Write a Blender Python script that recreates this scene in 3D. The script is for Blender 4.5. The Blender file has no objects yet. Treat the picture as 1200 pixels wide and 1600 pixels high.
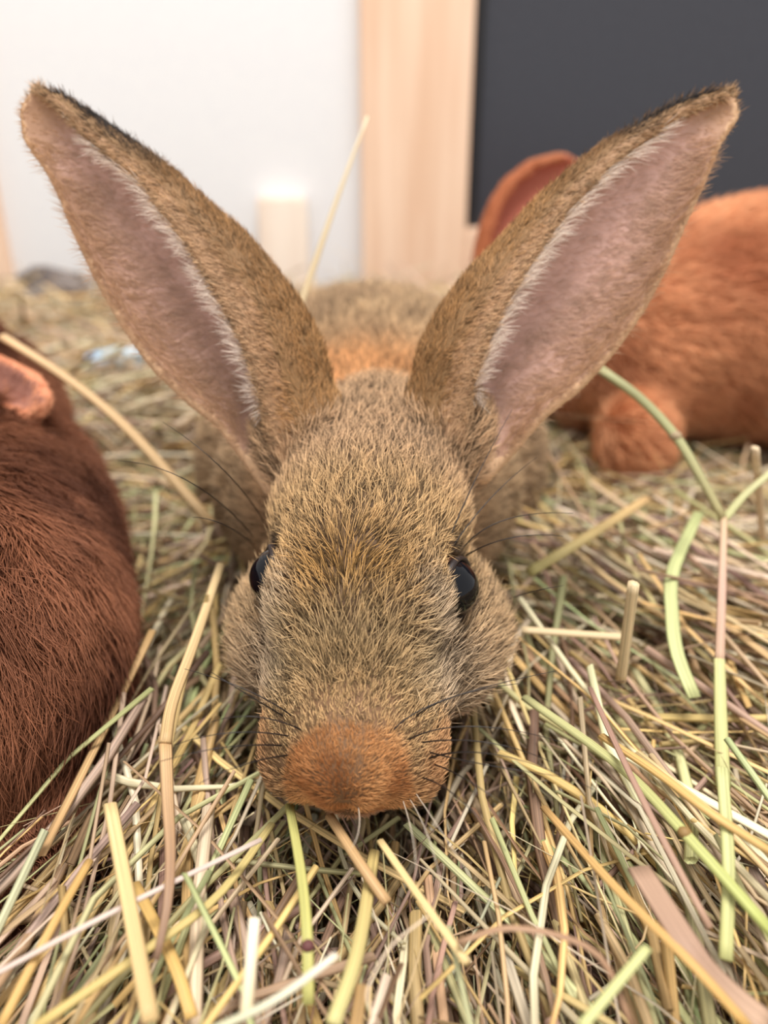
import bpy, math, random
import numpy as np
from mathutils import Vector, kdtree

rng = np.random.default_rng(7)
random.seed(7)
SC = bpy.context.scene
COL = SC.collection

# ------------------------------------------------------------------ camera
PITCH = math.radians(25.0)
CAM = np.array([0.0, 0.0, 0.14])
FPX = 1203.0
cam_d = bpy.data.cameras.new('camera')
cam_d.sensor_fit = 'HORIZONTAL'
cam_d.sensor_width = 36.0
cam_d.lens = 36.0 * FPX / 1200.0
cam_d.clip_start = 0.005
cam_d.clip_end = 50
cam_d.dof.use_dof = True
cam_d.dof.focus_distance = 0.166
cam_d.dof.aperture_fstop = 10.5
cam_o = bpy.data.objects.new('camera', cam_d)
COL.objects.link(cam_o)
cam_o.location = CAM
cam_o.rotation_euler = (math.pi / 2 - PITCH, 0, 0)
SC.camera = cam_o

# ------------------------------------------------------------------ world, lights, exposure
w = bpy.data.worlds.new('room_light')
SC.world = w
w.use_nodes = True
bg = w.node_tree.nodes['Background']
bg.inputs[0].default_value = (1.0, 0.99, 0.985, 1)
bg.inputs[1].default_value = 0.75


def area(name, loc, target, size, energy, col):
    d = bpy.data.lights.new(name, 'AREA')
    d.shape = 'RECTANGLE'
    d.size, d.size_y = size
    d.energy = energy
    d.color = col
    o = bpy.data.objects.new(name, d)
    COL.objects.link(o)
    o.location = loc
    o.rotation_euler = (Vector(target) - Vector(loc)).to_track_quat('-Z', 'Y').to_euler()
    return o


# the room's ceiling lamp, overhead and out of the picture
area('ceiling_lamp_offscreen', (0.2, 0.05, 2.4), (0.0, 0.25, 0.0), (1.2, 0.6), 66, (1.0, 0.97, 0.93))

SC.view_settings.view_transform = 'Standard'
SC.view_settings.look = 'None'
SC.view_settings.gamma = 1.0
SC.view_settings.use_curve_mapping = False
SC.view_settings.exposure = 0.45

# ------------------------------------------------------------------ helpers
CF, SF = math.cos(PITCH), math.sin(PITCH)


def ray(px, py):
    a = (np.asarray(px, float) - 600.0) / FPX
    b = (np.asarray(py, float) - 800.0) / FPX
    return np.stack([a, CF - b * SF, -SF - b * CF], -1)


def P(px, py, d):
    """point at image place (px,py) and depth d along the lens axis"""
    return CAM + ray(px, py) * np.asarray(d, float)[..., None]


def PZ(px, py, z):
    """point at image place (px,py) at height z"""
    r = ray(px, py)
    t = (np.asarray(z, float) - CAM[2]) / r[..., 2]
    return CAM + r * t[..., None]


def project(p):
    q = np.asarray(p) - CAM
    d = q[..., 1] * CF - q[..., 2] * SF
    v = -(q[..., 1] * SF + q[..., 2] * CF)
    return 600 + FPX * q[..., 0] / d, 800 + FPX * v / d, d


def lin(c):
    c = np.asarray(c, float) / 255.0
    return np.where(c <= 0.04045, c / 12.92, ((c + 0.055) / 1.055) ** 2.4)


def tag(o, label=None, cat=None, group=None, kind=None):
    for k, v in (('label', label), ('category', cat), ('group', group), ('kind', kind)):
        if v:
            o[k] = v
    return o


def new_obj(name, data, parent=None, loc=None):
    o = bpy.data.objects.new(name, data)
    COL.objects.link(o)
    if parent is not None:
        o.parent = parent
    if loc is not None:
        o.location = loc
    return o


def empty(name, loc):
    o = new_obj(name, None, None, loc)
    o.empty_display_size = 0.01
    return o


def mesh_np(name, V, F, mat, smooth=True):
    """V (n,3), F (m,k) all of one size"""
    V = np.asarray(V, np.float32)
    F = np.asarray(F, np.int32)
    k = F.shape[1]
    m = bpy.data.meshes.new(name)
    m.vertices.add(len(V))
    m.vertices.foreach_set('co', V.ravel())
    m.loops.add(F.size)
    m.loops.foreach_set('vertex_index', F.ravel())
    m.polygons.add(len(F))
    m.polygons.foreach_set('loop_start', np.arange(0, F.size, k, dtype=np.int32))
    m.polygons.foreach_set('use_smooth', np.full(len(F), smooth))
    m.update(calc_edges=True)
    m.validate()
    if mat:
        m.materials.append(mat)
    return m


def vcol(m, name, C):
    a = m.attributes.new(name, 'FLOAT_COLOR', 'POINT')
    C4 = np.ones((len(C), 4), np.float32)
    C4[:, :3] = C
    a.data.foreach_set('color', C4.ravel())


def box(lo, hi, bevel=0.0):
    import bmesh
    bm = bmesh.new()
    bmesh.ops.create_cube(bm, size=1)
    lo = Vector(lo)
    hi = Vector(hi)
    for v in bm.verts:
        v.co = Vector([(lo[i] + hi[i]) / 2 + v.co[i] * (hi[i] - lo[i]) for i in range(3)])
    if bevel:
        bmesh.ops.bevel(bm, geom=bm.edges[:], offset=bevel, segments=2, affect='EDGES')
    return bm


def bm_obj(name, bm, mat, parent=None, loc=None, smooth=False):
    m = bpy.data.meshes.new(name)
    bm.to_mesh(m)
    bm.free()
    if smooth:
        for p in m.polygons:
            p.use_smooth = True
    m.materials.append(mat)
    return new_obj(name, m, parent, loc)


def vnoise(p, scale, seed=0):
    p = np.asarray(p, float) * scale + seed * 17.31
    i = np.floor(p).astype(np.int64)
    f = p - i
    f = f * f * (3 - 2 * f)
    out = np.zeros(len(p))
    for dx in (0, 1):
        for dy in (0, 1):
            for dz in (0, 1):
                h = (i[:, 0] + dx) * 374761393 + (i[:, 1] + dy) * 668265263 + (i[:, 2] + dz) * 2147483647 + seed * 974711
                h = (h ^ (h >> 13)) * 1274126177
                h = (h ^ (h >> 16)) & 0xFFFFFF
                wt = (f[:, 0] if dx else 1 - f[:, 0]) * (f[:, 1] if dy else 1 - f[:, 1]) * (f[:, 2] if dz else 1 - f[:, 2])
                out += wt * (h / float(0xFFFFFF))
    return out * 2 - 1


def vnoise3(p, scale, seed=0):
    return np.stack([vnoise(p, scale, seed + k) for k in range(3)], 1)


def norm(v):
    return v / np.maximum(np.linalg.norm(v, axis=-1, keepdims=True), 1e-12)


def smooth01(x, a, b):
    t = np.clip((x - a) / (b - a), 0, 1)
    return t * t * (3 - 2 * t)


# ------------------------------------------------------------------ materials
def mat_new(name):
    m = bpy.data.materials.new(name)
    m.use_nodes = True
    nt = m.node_tree
    return m, nt, nt.nodes['Principled BSDF']


def mat_plain(name, srgb, rough=0.6, spec=0.3):
    m, nt, b = mat_new(name)
    b.inputs['Base Color'].default_value = (*lin(srgb), 1)
    b.inputs['Roughness'].default_value = rough
    b.inputs['Specular IOR Level'].default_value = spec
    return m


def mat_noise(name, c1, c2, scale, rough=0.6, stretch=(1, 1, 1), detail=4, lo=0.35, hi=0.65, spec=0.2, bump=0.0):
    m, nt, b = mat_new(name)
    tc = nt.nodes.new('ShaderNodeTexCoord')
    mp = nt.nodes.new('ShaderNodeMapping')
    mp.inputs['Scale'].default_value = stretch
    n = nt.nodes.new('ShaderNodeTexNoise')
    n.inputs['Scale'].default_value = scale
    n.inputs['Detail'].default_value = detail
    r = nt.nodes.new('ShaderNodeValToRGB')
    r.color_ramp.elements[0].position = lo
    r.color_ramp.elements[1].position = hi
    r.color_ramp.elements[0].color = (*lin(c1), 1)
    r.color_ramp.elements[1].color = (*lin(c2), 1)
    nt.links.new(tc.outputs['Object'], mp.inputs[0])
    nt.links.new(mp.outputs[0], n.inputs['Vector'])
    nt.links.new(n.outputs['Fac'], r.inputs[0])
    nt.links.new(r.outputs[0], b.inputs['Base Color'])
    b.inputs['Roughness'].default_value = rough
    b.inputs['Specular IOR Level'].default_value = spec
    if bump:
        bp = nt.nodes.new('ShaderNodeBump')
        bp.inputs['Strength'].default_value = bump
        bp.inputs['Distance'].default_value = 0.002
        nt.links.new(n.outputs['Fac'], bp.inputs['Height'])
        nt.links.new(bp.outputs[0], b.inputs['Normal'])
    return m


def mat_attr(name, attr, rough=0.6, spec=0.2, stripe=False, transl=0.0, sss=0.0):
    m, nt, b = mat_new(name)
    a = nt.nodes.new('ShaderNodeAttribute')
    a.attribute_name = attr
    src = a.outputs['Color']
    if stripe:
        u = nt.nodes.new('ShaderNodeAttribute')
        u.attribute_name = 'grain'
        n = nt.nodes.new('ShaderNodeTexNoise')
        n.inputs['Scale'].default_value = 1.0
        n.inputs['Detail'].default_value = 3
        r = nt.nodes.new('ShaderNodeMapRange')
        r.inputs[1].default_value = 0.3
        r.inputs[2].default_value = 0.7
        r.inputs[3].default_value = 0.55
        r.inputs[4].default_value = 1.3
        mx = nt.nodes.new('ShaderNodeVectorMath')
        mx.operation = 'SCALE'
        nt.links.new(u.outputs['Vector'], n.inputs['Vector'])
        nt.links.new(n.outputs['Fac'], r.inputs[0])
        nt.links.new(src, mx.inputs[0])
        nt.links.new(r.outputs[0], mx.inputs['Scale'])
        src = mx.outputs[0]
    nt.links.new(src, b.inputs['Base Color'])
    b.inputs['Roughness'].default_value = rough
    b.inputs['Specular IOR Level'].default_value = spec
    if sss:
        b.inputs['Subsurface Weight'].default_value = sss
        b.inputs['Subsurface Radius'].default_value = (0.004, 0.0015, 0.001)
        b.inputs['Subsurface Scale'].default_value = 1.0
    if transl:
        t = nt.nodes.new('ShaderNodeBsdfTranslucent')
        nt.links.new(src, t.inputs[0])
        ms = nt.nodes.new('ShaderNodeMixShader')
        ms.inputs[0].default_value = transl
        nt.links.new(b.outputs[0], ms.inputs[1])
        nt.links.new(t.outputs[0], ms.inputs[2])
        nt.links.new(ms.outputs[0], nt.nodes['Material Output'].inputs[0])
    return m


M_WALL = mat_noise('white_board', (222, 222, 224), (225, 225, 226), 180.0, rough=0.5)
M_WOOD = mat_noise('pine_wood', (220, 184, 156), (236, 208, 184), 9.0, rough=0.6, stretch=(6, 6, 0.35), detail=5)
M_WOODPALE = mat_noise('pale_wood', (232, 214, 198), (241, 228, 214), 9.0, rough=0.6, stretch=(6, 6, 0.4))
M_DARK = mat_noise('dark_panel', (52, 53, 60), (58, 59, 66), 220.0, rough=0.35, detail=3, spec=0.35)
M_BLACK = mat_plain('black_edge', (26, 25, 27), 0.5)
M_BED = mat_noise('hay_base', (156, 124, 86), (204, 170, 124), 60.0, rough=0.9, stretch=(1, 1, 1), detail=6, bump=1.0)
M_STRAW = mat_attr('straw', 'tint', rough=0.55, spec=0.3, stripe=True, transl=0.12)
M_FUR = mat_attr('fur', 'tint', rough=0.55, spec=0.18, transl=0.10)
M_SKIN = mat_attr('skin', 'tint', rough=0.65, spec=0.2, sss=0.0)
M_WHISK = mat_plain('whisker', (34, 28, 26), 0.4)
M_WHISKPALE = mat_plain('pale_whisker', (205, 190, 170), 0.4)
M_BLUE = mat_noise('blue_plastic', (128, 160, 190), (196, 208, 214), 60.0, rough=0.35)
M_CLOD = mat_noise('grey_lump', (88, 80, 80), (128, 118, 112), 60.0, rough=0.9)

# ------------------------------------------------------------------ the setting
WY = 0.93
o = bm_obj('floor', box((-1.6, -0.5, -0.09), (1.6, WY + 0.05, -0.06)), M_BED)
tag(o, 'straw coloured pen floor under the hay', None, None, 'structure')


def pen_piece(name, lo, hi, mat, label, bev=0.0):
    o = bm_obj(name, box(lo, hi, bev), mat)
    tag(o, label, None, None, 'structure')
    return o


XW0, XP0, XP1 = -0.430, -0.0245, 0.0915
pen_piece('wall_left', (XW0 - 0.02, WY, -0.07), (XP0 + 0.02, WY + 0.02, 0.62), M_WALL, 'smooth white board of the pen wall')
pen_piece('trim_1', (XP0, WY - 0.018, -0.07), (XP1, WY + 0.025, 0.62), M_WOOD, 'light pine post between white board and dark panel', 0.002)
pen_piece('trim_2', (XW0 - 0.12, WY - 0.018, -0.07), (XW0, WY + 0.025, 0.62), M_WOOD, 'light pine post at the far side of the white board', 0.002)
wr = pen_piece('wall_right', (XP1 - 0.01, WY + 0.002, 0.05), (1.2, WY + 0.02, 0.62), M_DARK, 'dark charcoal panel set in pine framing')
pen_piece('trim_3', (XP1 - 0.012, WY - 0.006, 0.062), (XP1 + 0.012, WY + 0.02, 0.62), M_BLACK, 'black edge strip of the dark panel', 0.001)
pen_piece('trim_4', (XP1, WY - 0.014, -0.07), (1.2, WY + 0.022, 0.064), M_WOOD, 'pine rail under the dark panel', 0.002)
pen_piece('wall_back', (-1.6, WY, -0.07), (XW0 - 0.11, WY + 0.02, 0.62), M_WALL, 'further white board beyond the outer pine post')

# small things at the foot of the wall
o = bm_obj('wood_block', box((-0.027, -0.010, -0.10), (0.027, 0.010, 0.0), 0.003), M_WOODPALE, None, (-0.113, WY - 0.012, 0.097))
tag(o, 'pale upright wooden block standing against the white board', 'wood block')

# ------------------------------------------------------------------ implicit bodies
BIG = 1.0


class Field:
    def __init__(s, lo, hi, h):
        s.lo = np.array(lo, float)
        s.h = h
        s.n = np.ceil((np.array(hi) - s.lo) / h).astype(int) + 1
        s.f = np.full(s.n, 0.03, np.float32)

    def sub(s, c, r):
        a = np.clip(np.floor((np.asarray(c) - r - s.lo) / s.h).astype(int), 0, s.n)
        b = np.clip(np.ceil((np.asarray(c) + r - s.lo) / s.h).astype(int) + 1, 0, s.n)
        sl = tuple(slice(a[i], b[i]) for i in range(3))
        ax = [s.lo[i] + s.h * np.arange(a[i], b[i]) for i in range(3)]
        return sl, ax

    def ell(s, c, r, axes=None, k=0.006, carve=False):
        c = np.asarray(c, float)
        r = np.asarray(r, float)
        A = np.eye(3) if axes is None else np.asarray(axes, float)
        sl, ax = s.sub(c, r.max() + 0.03)
        if any(len(a) == 0 for a in ax):
            return
        X = ax[0][:, None, None] - c[0]
        Y = ax[1][None, :, None] - c[1]
        Z = ax[2][None, None, :] - c[2]
        k0 = 0
        k1 = 0
        for i in range(3):
            q = X * A[i, 0] + Y * A[i, 1] + Z * A[i, 2]
            k0 = k0 + (q / r[i]) ** 2
            k1 = k1 + (q / r[i] ** 2) ** 2
        k0 = np.sqrt(k0)
        k1 = np.sqrt(k1) + 1e-9
        d = k0 * (k0 - 1) / k1
        d = np.minimum(d, 0.03)
        a = s.f[sl]
        if carve:
            b = -d
            h = np.clip(0.5 - 0.5 * (a - b) / k, 0, 1)
            s.f[sl] = (a + (b - a) * h + k * h * (1 - h)).astype(np.float32)
        else:
            h = np.clip(0.5 + 0.5 * (a - d) / k, 0, 1)
            s.f[sl] = (a + (d - a) * h - k * h * (1 - h)).astype(np.float32)

    def points(s, pts, rad, k=0.003):
        """union with balls of radius rad round a dense cloud of points"""
        g = np.full(s.n, 0.03, np.float32)
        base = np.round((pts - s.lo) / s.h).astype(int)
        m = int(np.ceil(max(rad) / s.h)) + 3
        for dx in range(-m, m + 1):
            for dy in range(-m, m + 1):
                for dz in range(-m, m + 1):
                    ii = base + np.array([dx, dy, dz])
                    ok = np.all((ii >= 0) & (ii < s.n), 1)
                    ij = ii[ok]
                    d = np.linalg.norm(s.lo + ij * s.h - pts[ok], axis=1) - rad[ok]
                    np.minimum.at(g, (ij[:, 0], ij[:, 1], ij[:, 2]), d.astype(np.float32))
        a = s.f
        h = np.clip(0.5 + 0.5 * (a - g) / k, 0, 1)
        s.f = a + (g - a) * h - k * h * (1 - h)

    def value(s, p):
        i = np.clip(np.round((np.asarray(p) - s.lo) / s.h).astype(int), 0, s.n - 1)
        inside = np.all((p > s.lo) & (p < s.lo + s.h * (s.n - 1)), axis=-1)
        return np.where(inside, s.f[i[..., 0], i[..., 1], i[..., 2]], 0.03)

    def mesh(s, it=3):
        f = s.f
        ins = f < 0
        c = np.zeros(np.array(f.shape) - 1, np.uint8)
        for dx in (0, 1):
            for dy in (0, 1):
                for dz in (0, 1):
                    c += ins[dx:f.shape[0] - 1 + dx, dy:f.shape[1] - 1 + dy, dz:f.shape[2] - 1 + dz]
        act = np.argwhere((c > 0) & (c < 8))
        vid = np.full(c.shape, -1, np.int32)
        vid[act[:, 0], act[:, 1], act[:, 2]] = np.arange(len(act))
        acc = np.zeros((len(act), 3))
        cnt = np.zeros(len(act))
        cor = [(x, y, z) for x in (0, 1) for y in (0, 1) for z in (0, 1)]
        vals = {q: f[act[:, 0] + q[0], act[:, 1] + q[1], act[:, 2] + q[2]] for q in cor}
        for q in cor:
            for a in range(3):
                if q[a] == 0:
                    q2 = tuple(1 if i == a else q[i] for i in range(3))
                    v0, v1 = vals[q], vals[q2]
                    x = (v0 < 0) != (v1 < 0)
                    t = np.where(x, v0 / np.where(v0 == v1, 1, v0 - v1), 0)
                    pt = np.tile(np.array(q, float), (len(act), 1))
                    pt[:, a] += t
                    acc[x] += pt[x]
                    cnt[x] += 1
        V = s.lo + (act + acc / np.maximum(cnt, 1)[:, None]) * s.h
        Fs = []
        for a in range(3):
            b, d = (a + 1) % 3, (a + 2) % 3
            n = list(f.shape)
            s0 = [slice(None)] * 3
            s1 = [slice(None)] * 3
            s0[a] = slice(0, n[a] - 1)
            s1[a] = slice(1, n[a])
            x = np.argwhere(ins[tuple(s0)] != ins[tuple(s1)])
            ok = (x[:, b] > 0) & (x[:, d] > 0) & (x[:, b] < n[b] - 1) & (x[:, d] < n[d] - 1)
            x = x[ok]

            def cell(ob, od):
                y = x.copy()
                y[:, b] += ob
                y[:, d] += od
                return vid[y[:, 0], y[:, 1], y[:, 2]]
            q = np.stack([cell(-1, -1), cell(0, -1), cell(0, 0), cell(-1, 0)], 1)
            flip = ~ins[x[:, 0], x[:, 1], x[:, 2]]
            q[flip] = q[flip][:, ::-1]
            Fs.append(q)
        F = np.concatenate(Fs)
        E = np.concatenate([F[:, [0, 1]], F[:, [1, 2]], F[:, [2, 3]], F[:, [3, 0]]])
        deg = np.bincount(E.ravel(), minlength=len(V)).astype(float)
        for i in range(it):
            for lam in (0.55, -0.5):
                S = np.zeros_like(V)
                for k in range(3):
                    S[:, k] = np.bincount(E[:, 0], V[E[:, 1], k], len(V)) + np.bincount(E[:, 1], V[E[:, 0], k], len(V))
                V = V + lam * (S / np.maximum(deg, 1)[:, None] - V)
        n = np.zeros_like(V)
        fn = np.cross(V[F[:, 2]] - V[F[:, 0]], V[F[:, 3]] - V[F[:, 1]])
        for k in range(3):
            n[:, k] = np.bincount(F.ravel(), np.repeat(fn[:, k], 4), len(V))
        return V, F, norm(n), np.linalg.norm(fn, axis=1) / 2


def scatter(V, F, N, A, n, weight=None):
    """n random spots on the faces: positions, normals, face index"""
    wgt = A if weight is None else A * weight
    fi = rng.choice(len(F), n, p=wgt / wgt.sum())
    a, b = rng.random(n), rng.random(n)
    q = F[fi]
    w4 = np.stack([(1 - a) * (1 - b), a * (1 - b), a * b, (1 - a) * b], 1)
    p = (V[q] * w4[..., None]).sum(1)
    nn = norm((N[q] * w4[..., None]).sum(1))
    return p, nn, fi


HP = 5


def fur_curves(name, parent, base, p, n, flow, length, lift, rad, croot, ctip, tipc=None, jitter=0.32, clump=0.42, cscale=260.0, mat=None):
    """hairs as render curves; all per-hair arrays"""
    N = len(p)
    t = flow - n * (flow * n).sum(1, keepdims=True)
    t = norm(t + 1e-6)
    nz = vnoise3(p, cscale, 3) * clump + vnoise3(p, cscale * 2.7, 9) * clump * 0.7 + rng.normal(0, jitter, (N, 3))
    nz -= n * (nz * n).sum(1, keepdims=True)
    t = norm(t + nz)
    s = np.linspace(0, 1, HP)
    L = length * rng.uniform(0.72, 1.2, N)
    lf = np.clip(lift + rng.normal(0, 0.12, N), 0.05, 1.5)
    pos = np.zeros((N, HP, 3))
    d0 = p - n * 0.0005
    pos[:, 0] = d0
    for k in range(1, HP):
        ang = lf * (1.25 - 0.75 * s[k])
        step = (np.cos(ang)[:, None] * t + np.sin(ang)[:, None] * n) * (L / (HP - 1))[:, None]
        pos[:, k] = pos[:, k - 1] + step
    R = rad[:, None] * np.array([1.0, 1.0, 0.85, 0.6, 0.15])[None]
    W = np.array([0.0, 0.25, 0.75, 1.0, 1.0])[None, :, None]
    C = croot[:, None] * (1 - W) + ctip[:, None] * W
    if tipc is not None:
        C[:, 4] = tipc
    cu = bpy.data.hair_curves.new(name)
    cu.add_curves([HP] * N)
    cu.attributes['position'].data.foreach_set('vector', (pos - base).astype(np.float32).ravel())
    ra = cu.attributes.get('radius') or cu.attributes.new('radius', 'FLOAT', 'POINT')
    ra.data.foreach_set('value', R.astype(np.float32).ravel())
    ca = cu.attributes.new('tint', 'FLOAT_COLOR', 'POINT')
    C4 = np.ones((N, HP, 4), np.float32)
    C4[..., :3] = np.clip(C, 0.001, 1)
    ca.data.foreach_set('color', C4.ravel())
    cu.materials.append(mat or M_FUR)
    o = new_obj(name, cu, parent)
    o['kind'] = 'stuff'
    return o


# ------------------------------------------------------------------ ear sheets
def ear_sheet(rows, d_base, d_tip, b_base, b_tip, nu=150, na=90, shrink=0.95, mshift=0.0):
    """rows of (lateral edge, rolled side, front margin) image places from tip to base -> curved sheet points"""
    R = np.array(rows, float)
    m = len(R)
    uu = np.linspace(0, m - 1, nu)
    Q = np.zeros((nu, 3, 2))
    for i in range(3):
        for j in range(2):
            y = np.interp(uu, np.arange(m), R[:, i, j])
            for _ in range(int(nu / m / 2)):
                y[1:-1] = (y[:-2] + 2 * y[1:-1] + y[2:]) / 4
            Q[:, i, j] = y
    u = uu / (m - 1)                                   # 0 tip .. 1 base
    depth = d_tip + (d_base - d_tip) * u
    L3, S3, M3 = (P(Q[:, i, 0], Q[:, i, 1], depth) for i in range(3))
    cen = (L3 + S3) / 2
    ax = (S3 - L3) / 2 * shrink
    a = np.linalg.norm(ax, axis=1)
    back = norm(ray(Q[:, 0, 0], Q[:, 0, 1]))
    axn = norm(ax)
    back = norm(back - axn * (back * axn).sum(1, keepdims=True))
    b = a * (b_tip + (b_base - b_tip) * u)
    M3 = M3 + (S3 - M3) * mshift
    cm = np.clip(((M3 - cen) * axn).sum(1) / np.maximum(a, 1e-6), -0.95, 0.97)
    thM = np.arccos(cm)
    t = np.linspace(0, 1, na)
    th = math.pi + t[None] * (math.pi + thM[:, None])
    pts = cen[:, None] + ax[:, None] * np.cos(th)[..., None] + back[:, None] * (-b[:, None] * np.sin(th))[..., None]
    inn = -(axn[:, None] * (np.cos(th) / np.maximum(a, 1e-5)[:, None])[..., None] + back[:, None] * (-np.sin(th) / np.maximum(b, 1e-5)[:, None])[..., None])
    inn = norm(inn)
    tip_dir = np.zeros_like(cen)
    tip_dir[1:-1] = norm(cen[:-2] - cen[2:])
    tip_dir[0], tip_dir[-1] = tip_dir[1], tip_dir[-2]
    # share of arc after the rolled side, i.e. the front fold
    after = (t[None] * (math.pi + thM[:, None]) - math.pi) / np.maximum(thM[:, None], 0.05)
    U = np.repeat(u[:, None], na, 1)
    return dict(p=pts.reshape(-1, 3), inn=inn.reshape(-1, 3), u=U.ravel(), t=np.tile(t, nu), after=after.ravel(),
                tip=np.repeat(tip_dir[:, None], na, 1).reshape(-1, 3),
                roll=np.repeat(axn[:, None], na, 1).reshape(-1, 3))


EAR_A = [((48, 153), (64, 142), (60, 147)), ((34, 176), (100, 155), (84, 164)), ((40, 220), (160, 193), (118, 194)),
         ((75, 268), (212, 228), (165, 243)), ((94, 308), (270, 270), (213, 278)), ((117, 367), (330, 324), (252, 328)),
         ((152, 440), (375, 361), (282, 380)), ((192, 510), (423, 414), (310, 434)), ((237, 573), (462, 465), (337, 492)),
         ((292, 625), (494, 525), (358, 548)), ((340, 660), (512, 585), (375, 602)), ((382, 715), (518, 640), (400, 668)),
         ((420, 765), (508, 712), (440, 740))]
EAR_B = [((1147, 160), (1130, 146), (1138, 151)), ((1150, 186), (1095, 153), (1110, 162)), ((1123, 224), (1040, 174), (1062, 186)),
         ((1108, 264), (985, 206), (1018, 216)), ((1092, 302), (930, 237), (975, 247)), ((1068, 354), (882, 277), (932, 293)),
         ((1042, 415), (832, 322), (892, 343)), ((1007, 482), (782, 377), (860, 393)), ((962, 546), (730, 430), (836, 447)),
         ((908, 605), (686, 490), (812, 507)), ((850, 648), (658, 550), (793, 567)), ((806, 698), (645, 605), (772, 632)),
         ((762, 745), (660, 680), (738, 708))]

# ------------------------------------------------------------------ the brown rabbit facing the lens
O_HEAD = P(np.array(566.0), np.array(912.0), np.array(0.177))
hp, hy = math.radians(18), math.radians(4)
Fw = np.array([-math.sin(hy) * math.cos(hp), -math.cos(hy) * math.cos(hp), -math.sin(hp)])
Rt = norm(np.cross(np.array([0, 0, 1.0]), -Fw) * -1.0)
if Rt[0] < 0:
    Rt = -Rt
Up = norm(np.cross(Rt, -Fw))
if Up[2] < 0:
    Up = -Up
HAX = np.stack([Fw, Rt, Up])


def H(f, r, u):
    return O_HEAD + (Fw * f + Rt * r + Up * u) / 1000.0


def head_coords(p):
    q = (p - O_HEAD) * 1000.0
    return q @ Fw, q @ Rt, q @ Up


EYE_R = 0.0074
EYE_C = {-1: H(-2, -19.0, -1.0), 1: H(-1, 19.2, -1.5)}


def build_main():
    fld = Field((-0.125, 0.055, -0.035), (0.125, 0.47, 0.185), 0.00115)

    def he(f, r, u, rf, rr, ru, k=0.006):
        fld.ell(H(f, r, u), np.array([rf, rr, ru]) / 1000, HAX, k)
    # body
    fld.ell((-0.006, 0.335, 0.036), (0.060, 0.088, 0.050), None, 0.01)
    fld.ell((-0.006, 0.265, 0.030), (0.052, 0.06, 0.043), None, 0.015)
    fld.ell((-0.058, 0.345, 0.012), (0.026, 0.055, 0.036), None, 0.012)
    fld.ell((0.046, 0.345, 0.012), (0.026, 0.055, 0.036), None, 0.012)
    he(-52, 0, -13, 34, 26, 28, 0.014)                # neck
    he(-24, 0, -1, 32, 24.0, 20, 0.008)               # cranium
    he(1, 0, -3, 26, 19.0, 17.5, 0.010)               # brow
    he(22, 0, -10, 22, 14.5, 12.5, 0.009)              # bridge of the nose
    he(38.5, 0, -13, 8, 9.5, 9.0, 0.006)              # nose
    for sgn in (-1, 1):
        he(6, sgn * 11.0, 3, 12, 7.5, 8.0, 0.006)     # brow ridges
        he(-3, sgn * 14.5, -15, 16, 8.5, 9, 0.010)    # under the eyes
        he(21, sgn * 11, -16, 15, 8.5, 9.5, 0.008)    # upper lip swelling
        he(32, sgn * 11.5, -19.5, 10, 8.0, 8.5, 0.006)  # whisker pads
        he(-7, sgn * 19.0, -28, 21, 16.0, 15, 0.014)  # cheeks
    he(30.5, 0, -25.5, 12, 10, 6.5, 0.005)                  # chin and lower lip
    he(-2, 0, -20, 30, 15, 14, 0.010)                 # jaw
    fld.ell(H(48, 0, -19.5), np.array([7, 1.3, 6.5]) / 1000, HAX, 0.0018, carve=True)   # cleft under the nose
    # forepaws tucked under the chest
    for x in (-0.016, 0.006):
        fld.ell((x, 0.168, -0.002), (0.010, 0.030, 0.009), None, 0.006)
        fld.ell((x, 0.205, 0.010), (0.014, 0.022, 0.022), None, 0.01)
    for (ex, ey, er) in ((465, 706, 0.0105), (472, 660, 0.0105), (702, 704, 0.0105), (696, 655, 0.0105)):
        fld.ell(P(np.array(float(ex)), np.array(float(ey)), np.array(0.206)), (er, er, er), None, 0.008)     # roots of the ears
    ears = [ear_sheet(EAR_A, 0.203, 0.200, 0.52, 0.30, mshift=0.24), ear_sheet(EAR_B, 0.203, 0.198, 0.50, 0.28, mshift=0.34)]
    for e in ears:
        rad = 0.00135 * np.clip(0.75 + 0.8 * e['u'], 0.75, 1.4)
        fld.points(e['p'], rad, 0.0035)
    for sgn in (-1, 1):
        fld.ell(EYE_C[sgn], (EYE_R + 0.0004,) * 3, None, 0.0012, carve=True)
    return fld, ears


FLD_MAIN, EARS = build_main()
V, F, N, A = FLD_MAIN.mesh(3)

# ---- what part of the animal each mesh point belongs to
kd_pts = np.concatenate([e['p'] for e in EARS])
kd_inn = np.concatenate([e['inn'] for e in EARS])
kd_u = np.concatenate([e['u'] for e in EARS])
kd_t = np.concatenate([e['t'] for e in EARS])
kd_after = np.concatenate([e['after'] for e in EARS])
kd_tip = np.concatenate([e['tip'] for e in EARS])
kd_roll = np.concatenate([e['roll'] for e in EARS])
KD = kdtree.KDTree(len(kd_pts[::2]))
for i, q in enumerate(kd_pts[::2]):
    KD.insert(q, i)
KD.balance()
near_i = np.full(len(V), -1)
near_d = np.full(len(V), 1.0)
for i in np.nonzero(V[:, 2] > 0.045)[0]:
    co, j, d = KD.find(V[i])
    near_i[i] = j * 2
    near_d[i] = d
EARV = (near_d < 0.0042)
jj = np.maximum(near_i, 0)
ear_u = np.where(EARV, kd_u[jj], 2.0)
ear_t = np.where(EARV, kd_t[jj], 0)
ear_after = np.where(EARV, kd_after[jj], -2)
ear_in = EARV & (((V - kd_pts[jj]) * kd_inn[jj]).sum(1) > 0.0001) & ((N * kd_inn[jj]).sum(1) > 0.15)
ear_margin = EARV & ((ear_t < 0.02) | (ear_t > 0.985))

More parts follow.
